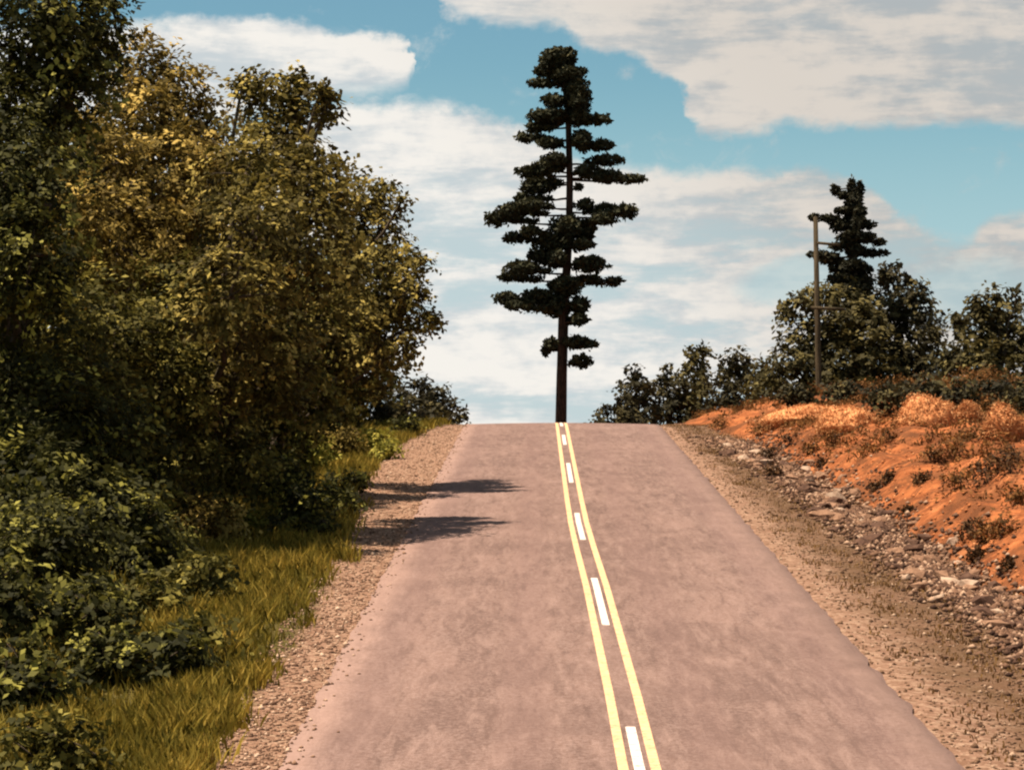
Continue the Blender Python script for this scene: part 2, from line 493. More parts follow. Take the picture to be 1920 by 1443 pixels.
L_IN = -3.2
strip('ground', lambda y: np.concatenate([-np.geomspace(2500, 24, 16), np.linspace(-22, gl(y), 62)]), 78)
strip('gravel_shoulder', lambda y: np.linspace(gl(y), L_IN, 12), 12)
strip('road_bed', lambda y: np.linspace(L_IN, 3.2, 5), 5)
strip('gravel_shoulder', lambda y: np.linspace(3.2, float(foot(y)) - .5, 18), 18)
strip('earth_bank', lambda y: float(foot(y)) - .5 + np.concatenate([np.linspace(0, 3.2, 34), np.linspace(3.35, 8.5, 26)]), 60)
strip('ground', lambda y: float(foot(y)) - .5 + np.concatenate([np.linspace(8.5, 26, 26), np.geomspace(29, 2500, 16)]), 42)


# road slab
def crown(u): return .035 + .05 * (1 - (u / 3.3) ** 2)


def drift(y): return float(np.interp(y, [15, 30, 41, 47, 52, 58], [.19, .16, .095, .03, -.01, -.02]))


def ribbon(name, ua, ub, nu, ya, yb, lift, mat, parent=None, skirt=False, step=.5, jag=0.0):
    ys = np.arange(ya, yb + 1e-6, step) if yb - ya > step else np.array([ya, yb])
    if ys[-1] < yb - 1e-3: ys = np.append(ys, yb)
    V_, Ua = [], []
    for y in ys:
        cx, z = float(xc(y)), float(zr(y))
        us = np.linspace(ua, ub, nu) + (0 if skirt else drift(y))
        if jag:
            us[0] += mnoise.noise((0, y * 1.3, 2)) * jag + mnoise.noise((0, y * 5, 2)) * jag * .5
            us[-1] += mnoise.noise((5, y * 1.3, 2)) * jag + mnoise.noise((5, y * 5, 2)) * jag * .5
        pts = [(u, crown(u) + lift) for u in us]
        if skirt: pts = [(us[0] - .02, -.25)] + pts + [(us[-1] + .02, -.25)]
        for u, dz in pts: V_.append((cx + u, y, z + dz)); Ua.append(u)
    n = nu + (2 if skirt else 0)
    i = (np.arange(len(ys) - 1)[:, None] * n + np.arange(n - 1)[None, :]).ravel()
    me = mesh_np(name, V_, np.stack([i, i + 1, i + 1 + n, i + n], 1), not skirt, {'u': Ua})
    return link(name, me, mat, parent)


road = tag(ribbon('road', -3.3, 3.3, 15, -38, 240, 0, M['asphalt'], skirt=True, step=.2, jag=.09), kind='structure')
ribbon('yellow_line', -.205, -.105, 2, -38, 200, .004, M['yellow'], road)
ribbon('yellow_line', .105, .205, 2, -38, 200, .004, M['yellow'], road)
for a, b in [(-20, -14), (-6, 0), (8, 14), (22.0, 27.8), (36.2, 42.1), (48.5, 54.3), (62.8, 69.8), (78.0, 83.3), (88.6, 93.2), (101, 107), (115, 121), (129, 135)]:
    ribbon('white_dash', -.052, .052, 2, a, b, .004, M['white'], road)


# ------------------------------------------------------------------ vegetation builders
def unit(v): return v / np.maximum(np.linalg.norm(v, axis=-1, keepdims=True), 1e-9)


def quads(name, c, nrm, L, W, tint, m, parent=None):
    """one pointed leaf (a folded rhomb of two triangles) per centre"""
    n = len(c)
    ref = unit(rng.normal(size=(n, 3)))
    a = unit(np.cross(nrm, ref)); b = np.cross(nrm, a)
    L = np.broadcast_to(L, (n,))[:, None]; W = np.broadcast_to(W, (n,))[:, None]
    v = np.stack([c - a * L / 2, c + b * W / 2 + nrm * W * .12, c + a * L / 2, c - b * W / 2 + nrm * W * .12], 1).reshape(-1, 3)
    i = np.arange(n) * 4
    F = np.stack([i, i + 1, i + 2, i + 3], 1)
    me = mesh_np(name, v, F, False, {'tint': np.repeat(tint, 4)})
    return link(name, me, m, parent)


def tubes(name, paths, m, parent=None, sides=7):
    """paths: list of lists of (point, radius) joined as one mesh"""
    V_, F = [], []
    for path in paths:
        P_ = [Vector(p) for p, r in path]; base_i = len(V_)
        for k, (p, r) in enumerate(path):
            d = (P_[min(k + 1, len(P_) - 1)] - P_[max(k - 1, 0)]).normalized()
            s = d.cross(Vector((0, 1, .13))); s = s.normalized() if s.length > 1e-3 else Vector((1, 0, 0))
            q = d.cross(s)
            for j in range(sides):
                an = 2 * math.pi * j / sides
                rr = r * (1 + .10 * math.sin(j * 2.3 + k * 1.7))
                V_.append(tuple(P_[k] + s * math.cos(an) * rr + q * math.sin(an) * rr))
        for k in range(len(path) - 1):
            for j in range(sides):
                a = base_i + k * sides + j; b = base_i + k * sides + (j + 1) % sides
                F.append((a, b, b + sides, a + sides))
    me = mesh_np(name, V_, F, True)
    return link(name, me, m, parent)


def bend(a, b, r0, r1, n=6, sag=0.0, wob=.06):
    a, b = Vector(a), Vector(b); d = b - a; out_ = []
    for k in range(n + 1):
        t = k / n
        p = a + d * t + Vector((random.uniform(-1, 1), random.uniform(-1, 1), random.uniform(-.4, .4))) * wob * d.length * .35 * (1 if 0 < k < n else 0)
        p.z += math.sin(math.pi * t) * sag * d.length
        out_.append((p, r0 + (r1 - r0) * t))
    return out_


def lobe_leaves(c, rad, dens, leaf, spray_r, nleaf):
    """leaf centres, normals and tints for one lobe of a crown"""
    c = np.array(c); rad = np.array(rad)
    pw = 1.6
    area = 4 * math.pi * (((rad[0] * rad[1]) ** pw + (rad[0] * rad[2]) ** pw + (rad[1] * rad[2]) ** pw) / 3) ** (1 / pw)
    ns = max(int(area * dens * 1.75), 12); leaf = leaf * 1.3; spray_r = spray_r * 1.12
    d = unit(rng.normal(size=(ns, 3)))
    k = np.where(rng.random(ns) < .72, rng.uniform(.86, 1.08, ns), rng.uniform(.35, .86, ns))
    k = np.where(rng.random(ns) < .05, rng.uniform(1.05, 1.17, ns), k)
    sd = rng.uniform(0, 50)
    lump = np.array([mnoise.noise((q[0] * 2.1 + sd, q[1] * 2.1, q[2] * 2.1)) + .6 * mnoise.noise((q[0] * 5 + sd, q[1] * 5, q[2] * 5)) for q in d])
    k = k * (1 + .42 * lump)
    keep = rng.random(ns) < np.clip(1.02 + 2.1 * lump, .14, 1)
    d, k, lump = d[keep], k[keep], lump[keep]; ns = len(d)
    sc = c + d * rad * k[:, None]
    up = np.array([0, 0, 1.0])
    sn = unit(d * .55 + up * .55 + rng.normal(size=(ns, 3)) * .35)
    s_t = np.clip(rng.normal(.36, .27, ns) + lump * .5, 0, 1)  # random leaf tone plus painted sunlit highlights, brighter on the protruding sprays
    t1 = unit(np.cross(sn, rng.normal(size=(ns, 3)))); t2 = np.cross(sn, t1)
    sr = spray_r * rng.uniform(.6, 1.3, ns)
    C_, N_, T_ = [], [], []
    for j in range(nleaf):
        an = rng.uniform(0, 6.283, ns); rr = np.sqrt(rng.random(ns)) * sr
        # sprays are longer along one axis, like a twig
        off = t1 * (np.cos(an) * rr * 1.5)[:, None] + t2 * (np.sin(an) * rr * .75)[:, None] + sn * (rng.normal(0, .22, ns) * sr)[:, None]
        C_.append(sc + off - up * (rr * .25)[:, None]); N_.append(unit(sn + rng.normal(size=(ns, 3)) * .26)); T_.append(np.clip(s_t + rng.normal(0, .08, ns), 0, 1))
    C_ = np.concatenate(C_); N_ = np.concatenate(N_); T_ = np.concatenate(T_)
    Ls = leaf * rng.uniform(.65, 1.35, len(C_))
    return C_, N_, Ls, T_


def tree(name, label, cat, group, lobes, mat, base=None, leaf=.15, dens=7.5, spray=.26, nleaf=11, trunk_r=.16, trunk_mat=None, forks=None, depth=.85, nudge=0.0, dy=0.0):
    lobes = [(lb[0], lb[1], lb[2], lb[3] + dy) + tuple(lb[4:]) for lb in lobes]
    """lobes: (px, py, radius_px, distance[, flatten]) as seen in the photo; each gets its true place and size in metres"""
    L3 = []
    for lb in lobes:
        px, py, rp, yd = lb[:4]; fl = lb[4] if len(lb) > 4 else 1.0
        c = at(px, py, yd); r = rp / FPX * yd
        L3.append((c, (r, r * depth, r * fl)))
    if base is None:
        cx = sum(c.x for c, r in L3) / len(L3); cy = sum(c.y for c, r in L3) / len(L3)
        base = (cx + nudge, cy)
    bz = H(*base) - .15
    root = empty(name, (base[0], base[1], bz))
    tag(root, label, cat, group)
    top = max(L3, key=lambda q: q[0].z)
    B = Vector((base[0], base[1], bz)); T = Vector(top[0])
    h = max(T.z - bz, .5)
    trunk_top = Vector((B.x * .45 + T.x * .55, B.y * .45 + T.y * .55, bz + h * .62))
    paths = [bend(B, trunk_top, trunk_r * 1.15, trunk_r * .6, 8, 0, .05)]
    tp = [Vector(p) for p, r in paths[0]]
    for c, r in L3:
        hh = min(max((c.z - bz) / h * .55, .15), .95)
        st = tp[int(round(hh * (len(tp) - 1)))]
        paths.append(bend(st, c, trunk_r * .5, trunk_r * .12, 6, .05))
        for k in range(4):
            d = unit(rng.normal(size=3)); e = c + Vector(d * np.array(r) * .9)
            paths.append(bend(c, e, trunk_r * .16, .008, 4, .03))
    tubes('trunk', paths, trunk_mat or M['bark'], root)
    A = [lobe_leaves(c, r, dens, leaf, spray, nleaf) for c, r in L3]
    c_, n_, l_, t_ = [np.concatenate([a[i] for a in A]) for i in range(4)]
    quads('crown', c_, n_, l_, l_ * .62, t_, mat, root)
    return root


def conifer(name, label, cat, group, spine, clumps, base_y, mat, needle=.17, dens=1.0, bark=None, spread=.75, seed=3):
    """spine: trunk as (px, py, radius_px) from the foot upward; clumps: needle masses (px, py, rx, ry) in photo pixels"""
    rr_ = random.Random(seed)
    path = [(at(px, py, base_y), r / FPX * base_y) for px, py, r in spine]
    gx, gy = path[0][0].x, base_y
    root = empty(name, (gx, gy, path[0][0].z)); tag(root, label, cat, group)
    tubes('trunk', [path], bark or M['pine_bark'], root, 12)
    zs = [p.z for p, r in path]; xs = [p.x for p, r in path]

    def tx(z): return float(np.interp(z, zs, xs))
    allc = []
    for (px, py, rx, ry) in clumps:
        allc.append((px, py, rx, ry, None))
    # boughs that come toward and go away from the viewer, hidden in the silhouette
    for (px, py, rx, ry) in clumps:
        if abs(at(px, py, base_y).x - tx(at(px, py, base_y).z)) < 32 / FPX * base_y and rx > 16:
            for sgn in (-1, 1): allc.append((px + rr_.uniform(-6, 6), py + rr_.uniform(-2, 6), rx * .62, ry * .75, sgn * rr_.uniform(.6, 1.5)))
    for (px, py, rx, ry, dy) in allc:
        c = at(px, py, base_y); off = c.x - tx(c.z)
        if dy is None: dy = rr_.uniform(-1, 1) * abs(off) * spread
        c = Vector((c.x, c.y + dy, c.z))
        a = Vector((tx(c.z), base_y, c.z - .10 * abs(off) + rr_.uniform(-.1, .15)))
        r3 = np.array([rx, rx * .75, ry * 1.12]) / FPX * base_y
        ln = (c - a).length
        sgn = 1 if off > 0 else -1
        tip = c + Vector((sgn * r3[0] * .55 if dens and abs(off) > .3 else 0, 0, 0))
        b = tubes('bough', [bend(a, tip, .035 + .008 * ln, .012, 6, -.03)], bark or M['pine_bark'], root, 6)
        vol = r3[0] * r3[2]
        n = int(max(120, vol * 1700 * dens))
        d = unit(rng.normal(size=(n, 3))); k = rng.uniform(.25, 1.0, n) ** .5
        sd = rr_.uniform(0, 99)
        lump = np.array([mnoise.noise((q[0] * 2.2 + sd, q[1] * 2.2, q[2] * 2.2)) for q in d])
        cc = np.array(c) + d * r3 * (k * (1.08 + .40 * lump))[:, None]
        nrm = unit(rng.normal(size=(n, 3)) + np.array([0, 0, .8]))
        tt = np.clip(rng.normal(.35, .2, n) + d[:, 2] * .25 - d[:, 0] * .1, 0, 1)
        ls = needle * rng.uniform(.7, 1.5, n)
        if ln > .7 and rx > 12:      # needles back along the bough toward the trunk
            n2 = int(120 * ln); tb = rng.uniform(.42, 1.0, n2)
            pb = np.array(a)[None] + (np.array(c) - np.array(a))[None] * tb[:, None] + rng.normal(size=(n2, 3)) * np.array([.10, .14, .07]) * (.5 + tb[:, None])
            cc = np.concatenate([cc, pb]); n = len(cc); d = np.concatenate([d, rng.normal(size=(n2, 3)) * .5])
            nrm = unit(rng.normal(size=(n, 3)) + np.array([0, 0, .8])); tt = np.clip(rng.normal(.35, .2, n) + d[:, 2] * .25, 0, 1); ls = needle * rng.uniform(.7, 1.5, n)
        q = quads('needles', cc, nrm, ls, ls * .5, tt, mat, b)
        q.location = (0, 0, 0); q.parent = b      # b sits at the world origin already
    return root


# ------------------------------------------------------------------ the pine in the middle
pine_clumps = [
    (1045, 110, 27, 19), (1030, 118, 18, 18), (1066, 115, 14, 22), (1015, 130, 14, 9), (1012, 155, 22, 8), (1060, 142, 34, 14), (1092, 135, 9, 6),
    (1080, 172, 24, 22), (1084, 198, 23, 24), (1035, 187, 22, 8), (1035, 219, 34, 13), (1012, 218, 22, 10), (983, 253, 16, 8), (1003, 238, 16, 11),
    (1110, 227, 34, 9), (1085, 222, 22, 12), (1090, 262, 20, 15), (1128, 271, 26, 9), (1032, 271, 26, 9), (1040, 303, 26, 12), (985, 323, 18, 9),
    (1016, 316, 20, 11), (1005, 345, 27, 17), (980, 368, 15, 12), (1032, 342, 14, 10), (1142, 300, 30, 9), (1103, 322, 27, 9), (1138, 331, 28, 9),
    (1188, 328, 28, 7), (1086, 350, 8, 5), (992, 388, 22, 10), (960, 397, 28, 12), (928, 411, 19, 12), (1100, 384, 14, 9), (1137, 395, 26, 12),
    (1174, 400, 20, 12), (1132, 415, 25, 8), (1108, 423, 13, 10), (1062, 428, 34, 20), (1099, 440, 15, 12), (962, 446, 17, 9), (993, 437, 18, 9),
    (1038, 456, 38, 13), (1096, 457, 20, 8), (1012, 480, 22, 13), (1040, 485, 28, 14), (980, 505, 34, 13), (948, 519, 15, 7), (1105, 497, 33, 14),
    (1108, 522, 15, 6), (1155, 525, 14, 8), (1062, 537, 32, 18), (1010, 556, 34, 12), (950, 562, 22, 12), (962, 576, 14, 7), (1042, 574, 28, 18),
    (1086, 570, 20, 13), (1084, 598, 19, 10), (1036, 645, 18, 11), (1023, 657, 8, 9), (1082, 641, 25, 10), (1108, 646, 16, 6), (1091, 678, 20, 11)]
PY = 130.0
gz = H((1052 - 960) / FPX * PY, PY)
py0 = HOR - (gz - .3 - EYE) / PY * FPX
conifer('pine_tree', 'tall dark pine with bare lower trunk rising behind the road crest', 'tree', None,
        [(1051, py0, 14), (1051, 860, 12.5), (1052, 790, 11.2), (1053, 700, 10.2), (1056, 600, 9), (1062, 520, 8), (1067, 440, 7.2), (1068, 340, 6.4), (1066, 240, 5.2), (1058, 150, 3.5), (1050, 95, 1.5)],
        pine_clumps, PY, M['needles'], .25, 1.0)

# ------------------------------------------------------------------ the spruce and the pole on the right
sp_clumps = [
    (1597, 350, 8, 15), (1614, 352, 7, 12), (1567, 354, 9, 9), (1580, 366, 11, 7), (1600, 378, 17, 17), (1577, 396, 14, 6), (1602, 402, 19, 14), (1603, 420, 20, 14),
    (1530, 404, 10, 5), (1548, 411, 16, 6), (1567, 425, 14, 11), (1628, 421, 16, 7), (1625, 443, 19, 8), (1598, 445, 30, 11), (1646, 455, 12, 6), (1640, 475, 27, 6),
    (1605, 470, 22, 9), (1575, 462, 22, 5), (1525, 480, 18, 6), (1555, 486, 22, 8), (1590, 500, 36, 11), (1623, 505, 14, 8), (1578, 524, 28, 11), (1618, 526, 20, 11), (1597, 545, 36, 14)]
SY = 116.0
gz = H((1603 - 960) / FPX * SY, SY)
conifer('spruce_tree', 'pointed dark spruce rising above the leafy trees on the right', 'tree', None,
        [(1606, HOR - (gz - .3 - EYE) / SY * FPX, 8), (1604, 600, 6.5), (1603, 500, 5), (1602, 420, 3.6), (1598, 345, 1.2)], sp_clumps, SY, M['needles_far'], .23, 1.0, M['bark'], seed=9)

PYY = 109.0
foot_p = Vector(((1536 - 960) / FPX * PYY, PYY, 0)); foot_p.z = H(foot_p.x, foot_p.y) - .2
pole = empty('utility_pole', foot_p)
tag(pole, 'weathered wooden utility pole standing in front of the spruce on the right bank', 'pole')
tubes('post', [[(foot_p, .125), (at(1533, 600, PYY), .115), (at(1529, 407, PYY), .095), (at(1529, 405.5, PYY), .02)]], M['pole_wood'], pole, 12)


def beam(name, a, b, hw, hh, m, parent):
    a, b = Vector(a), Vector(b); d = (b - a).normalized(); s = d.cross(Vector((0, 0, 1))).normalized(); q = s.cross(d)
    V_ = [tuple(p + s * i * hw + q * j * hh) for p in (a, b) for i, j in ((-1, -1), (1, -1), (1, 1), (-1, 1))]
    F = [(0, 1, 2, 3), (7, 6, 5, 4), (0, 4, 5, 1), (1, 5, 6, 2), (2, 6, 7, 3), (3, 7, 4, 0)]
    return link(name, mesh_np(name, V_, F), m, parent)


beam('crossarm', at(1519, 577, PYY) + Vector((0, -.24, 0)), at(1584, 580, PYY) + Vector((0, -.1, 0)), .045, .06, M['pole_wood'], pole)
beam('side_arm', at(1531, 456, PYY) + Vector((0, -.2, 0)), at(1574, 460, PYY) + Vector((0, -.2, 0)), .04, .055, M['pole_wood'], pole)

# ------------------------------------------------------------------ right-hand trees
GR = 'leafy trees on top of the right bank'
FD = dict(leaf=.20, dens=5.0, spray=.34, nleaf=11, trunk_r=.14)
tree('leafy_tree', 'broad olive tree directly behind the utility pole', 'tree', GR,
     [(1560, 600, 50, 114), (1500, 568, 26, 113, .7), (1472, 580, 10, 113, .5), (1535, 560, 30, 114, .8), (1500, 640, 42, 113), (1590, 565, 34, 115), (1630, 575, 30, 115, 1.2), (1618, 620, 50, 114), (1560, 680, 60, 113), (1485, 690, 38, 112),
      (1620, 690, 60, 113), (1540, 735, 50, 112, .7), (1620, 745, 50, 112, .6)], M['leaf_far_olive'], **FD)
tree('leafy_tree', 'dark rounded tree right of the spruce with a ragged top', 'tree', GR,
     [(1690, 548, 32, 118, 1.2), (1662, 515, 9, 118, 1.7), (1682, 518, 20, 118), (1668, 590, 36, 117), (1712, 580, 38, 117), (1732, 548, 11, 117, 1.5), (1718, 565, 14, 117), (1742, 605, 22, 117), (1700, 645, 52, 116), (1738, 650, 26, 115), (1730, 700, 40, 115),
      (1670, 690, 50, 115), (1700, 745, 60, 114, .6)], M['leaf_far'], **FD)
tree('leafy_tree', 'leafy tree in the right corner, set apart from the others by a gap of sky', 'tree', GR,
     [(1880, 625, 50, 110), (1825, 600, 30, 109), (1795, 610, 20, 109), (1830, 645, 44, 109), (1925, 620, 50, 110), (1828, 570, 12, 109, 1.5), (1872, 560, 18, 109, 1.5), (1905, 552, 15, 109), (1850, 575, 24, 109), (1790, 670, 26, 108),
      (1815, 700, 46, 108), (1880, 700, 56, 108), (1940, 700, 50, 108), (1860, 748, 60, 108, .6), (1940, 755, 50, 108, .6)], M['leaf_far_olive'], **FD)
tree('leafy_tree', 'low dark tree between the spruce group and the corner tree', 'tree', GR,
     [(1765, 715, 36, 112), (1720, 745, 36, 110, .7), (1785, 750, 36, 109, .7)], M['leaf_far'], **FD)
GS = 'small dark trees behind the crest on the right'
sd_ = dict(leaf=.19, dens=5.5, spray=.30, nleaf=10, trunk_r=.09)
small = [
    ('narrow dark tree nearest the road crest on the right', [(1192, 702, 18, 120), (1183, 730, 26, 120), (1200, 760, 30, 120), (1170, 755, 16, 119), (1192, 785, 34, 119), (1205, 725, 16, 119)], 'leaf_far'),
    ('low flat shrub at the right end of the road crest', [(1136, 767, 14, 119, .45), (1140, 785, 22, 119, .55), (1165, 790, 26, 119, .6)], 'leaf_far'),
    ('pointed dark tree, second to the right of the road crest', [(1250, 694, 11, 121), (1247, 715, 22, 121), (1245, 745, 30, 121), (1268, 730, 22, 120), (1255, 780, 36, 120)], 'leaf_far'),
    ('tallest of the small crest trees, its tip hooked to the right', [(1322, 652, 10, 122, .7), (1306, 664, 15, 122), (1306, 685, 20, 122), (1300, 710, 22, 122), (1320, 715, 20, 121), (1310, 750, 34, 121), (1300, 780, 34, 120)], 'leaf_far_olive'),
    ('round topped dark tree left of the olive tree group', [(1385, 682, 26, 118), (1368, 700, 24, 118), (1405, 700, 26, 118), (1360, 730, 26, 117), (1385, 745, 38, 117), (1350, 770, 30, 116)], 'leaf_far'),
    ('short brownish tree beside the foot of the olive tree group', [(1440, 700, 26, 114), (1425, 725, 28, 114), (1455, 735, 34, 113), (1430, 760, 30, 112)], 'leaf_far_olive')]
for lab, lobes, mt in small:
    tree('small_tree' if 'shrub' not in lab else 'shrub', lab, 'tree' if 'shrub' not in lab else 'shrub', GS if 'shrub' not in lab else None, lobes, M[mt], **sd_)

# ------------------------------------------------------------------ left-hand trees
GL = 'tall roadside trees on the left'
ND = dict(leaf=.10, dens=12.5, spray=.23, nleaf=14)
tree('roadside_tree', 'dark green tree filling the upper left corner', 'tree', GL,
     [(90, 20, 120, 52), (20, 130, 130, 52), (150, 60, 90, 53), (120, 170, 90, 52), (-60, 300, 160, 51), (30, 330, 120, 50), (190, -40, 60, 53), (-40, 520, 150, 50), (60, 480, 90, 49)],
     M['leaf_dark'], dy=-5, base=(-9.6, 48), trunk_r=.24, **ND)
tree('roadside_tree', 'rust tinged tree with sunlit crown behind the dark corner tree', 'tree', GL,
     [(265, 130, 62, 60), (320, 190, 78, 60), (240, 230, 90, 59), (370, 260, 78, 60), (180, 330, 100, 57), (300, 360, 110, 58), (400, 340, 70, 59), (230, 470, 110, 56), (350, 480, 100, 57), (120, 440, 80, 55)],
     M['leaf_rust'], dy=-3, base=(-8.6, 56.5), trunk_r=.22, **ND)
tree('roadside_tree', 'brownish tree with a separate bushy top against the cloud', 'tree', GL,
     [(480, 172, 36, 68), (530, 180, 42, 68), (575, 195, 36, 68), (618, 190, 11, 67, .8), (600, 175, 13, 67), (560, 152, 14, 68), (455, 158, 13, 68), (610, 208, 20, 67), (540, 225, 42, 68), (500, 270, 62, 68), (560, 300, 60, 67), (460, 330, 80, 66), (560, 380, 90, 66), (620, 350, 46, 67),
      (480, 450, 100, 64), (590, 470, 90, 65), (430, 560, 90, 62), (500, 600, 80, 65), (540, 690, 70, 66), (440, 700, 70, 66)],
     M['leaf_brown'], dy=-15.5, base=(-6.3, 52.5), trunk_r=.2, **ND)
tree('roadside_tree', 'leafy tree whose branches reach farthest over the road verge', 'tree', GL,
     [(705, 368, 34, 80), (730, 400, 22, 79), (660, 400, 60, 79), (700, 450, 60, 79), (750, 490, 42, 78), (680, 540, 80, 78), (745, 575, 52, 78), (786, 600, 26, 77), (765, 545, 30, 77),
      (722, 350, 14, 79), (752, 378, 12, 78), (795, 490, 15, 77, .6), (782, 548, 12, 77, .6), (808, 600, 12, 77, .6), (720, 640, 52, 78), (640, 620, 80, 76), (765, 650, 22, 77), (700, 700, 40, 79)],
     M['leaf_brown'], dy=-17, base=(-6.0, 63), trunk_r=.19, **ND)
tree('roadside_tree', 'lower green tree hanging with yellowish sprays in the middle of the left row', 'tree', GL,
     [(330, 600, 110, 54), (200, 620, 110, 52), (430, 680, 90, 55), (300, 730, 100, 52), (90, 640, 110, 50), (180, 780, 100, 49)],
     M['leaf_green'], dy=-2, base=(-8.4, 53), trunk_r=.16, **ND)
tree('roadside_tree', 'shaded tree between the brown trees, low above the verge', 'tree', GL,
     [(560, 590, 80, 66), (520, 680, 80, 64), (600, 700, 70, 66), (650, 740, 50, 70), (560, 760, 70, 66), (470, 780, 60, 66)],
     M['leaf_green'], dy=-7, base=(-6.6, 59), trunk_r=.16, **ND)
tree('roadside_tree', 'small green tree beside the left frame edge, lowest in the row', 'tree', GL,
     [(40, 780, 110, 46), (110, 880, 90, 45), (20, 960, 110, 45), (200, 900, 70, 46)],
     M['leaf_dark'], base=(-8.6, 47), trunk_r=.12, **ND)
GB = 'darker trees standing behind the left row'
BD = dict(leaf=.17, dens=5.5, spray=.34, nleaf=11, trunk_r=.16)
for lab, lobes, b in [
    ('dark tree behind the gap left of the overhanging tree', [(560, 560, 120, 84), (600, 660, 110, 84), (520, 700, 110, 82), (640, 560, 80, 85), (660, 690, 70, 86)], (-9.5, 92)),
    ('dark tree behind the brown tree with the bushy top', [(430, 430, 120, 76), (400, 560, 130, 76), (480, 600, 110, 78), (330, 680, 120, 74), (460, 730, 110, 76)], (-12, 79)),
    ('dark tree behind the rust tinged tree', [(250, 330, 130, 68), (160, 450, 140, 68), (280, 560, 130, 68), (120, 620, 140, 66), (230, 720, 130, 66)], (-13, 71)),
    ('dark tree behind the tree at the left frame edge', [(20, 300, 150, 62), (-60, 480, 150, 62), (60, 640, 150, 60), (-40, 760, 150, 60)], (-15, 64))]:
    tree('background_tree', lab, 'tree', GB, lobes, M['leaf_dark'], base=b, dy=6 if b[1] > 90 else 0, **BD)
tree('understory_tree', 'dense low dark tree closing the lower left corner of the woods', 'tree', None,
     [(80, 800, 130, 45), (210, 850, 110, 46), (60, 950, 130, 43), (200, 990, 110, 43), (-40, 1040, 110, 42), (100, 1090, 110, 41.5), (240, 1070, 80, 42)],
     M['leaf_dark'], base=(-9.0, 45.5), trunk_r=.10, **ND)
tree('understory_tree', 'low olive tree in front of the trunks, right of the dark corner understory', 'tree', None,
     [(340, 780, 90, 52), (400, 830, 80, 52), (330, 880, 90, 50), (420, 740, 60, 53), (450, 870, 60, 52)],
     M['leaf_green'], base=(-7.4, 52), trunk_r=.09, **ND)
# crest bushes on the left
CB = dict(leaf=.17, dens=7, spray=.28, nleaf=10, trunk_r=.07)
tree('shrub', 'dark round bush at the left end of the road crest', 'shrub', None,
     [(822, 748, 24, 101), (800, 765, 34, 101), (845, 765, 20, 100), (850, 785, 18, 99, .7), (815, 785, 30, 99)], M['leaf_far'], **CB)
tree('shrub', 'dark spiky bush between the overhanging tree and the crest bush', 'shrub', None,
     [(788, 722, 9, 96, 1.6), (765, 745, 26, 96), (740, 765, 38, 95), (775, 780, 34, 94), (720, 795, 34, 92), (690, 760, 40, 93)], M['leaf_far'], **CB)

# undergrowth on the left verge
UB = dict(leaf=.09, dens=15, spray=.18, nleaf=10, trunk_r=.035)


def bush(px, py, rp, label, mt, lift=.55, name='shrub', sq=.75, **kw):
    p = hit(px, py + rp * lift)
    if p is None: return
    y = p.y; r = rp / FPX * y
    lobes = []
    for k in range(4):
        a = k * 1.9 + px
        lobes.append((px + math.cos(a) * rp * .45, py + math.sin(a) * rp * .22, rp * random.uniform(.5, .68), y + math.sin(a * 2) * r * .4, sq))
    lobes.append((px, py - rp * .25, rp * .5, y, sq))
    q = dict(UB); q.update(kw)
    tree(name, label, 'shrub', None, lobes, M[mt], base=(p.x, p.y), **q)


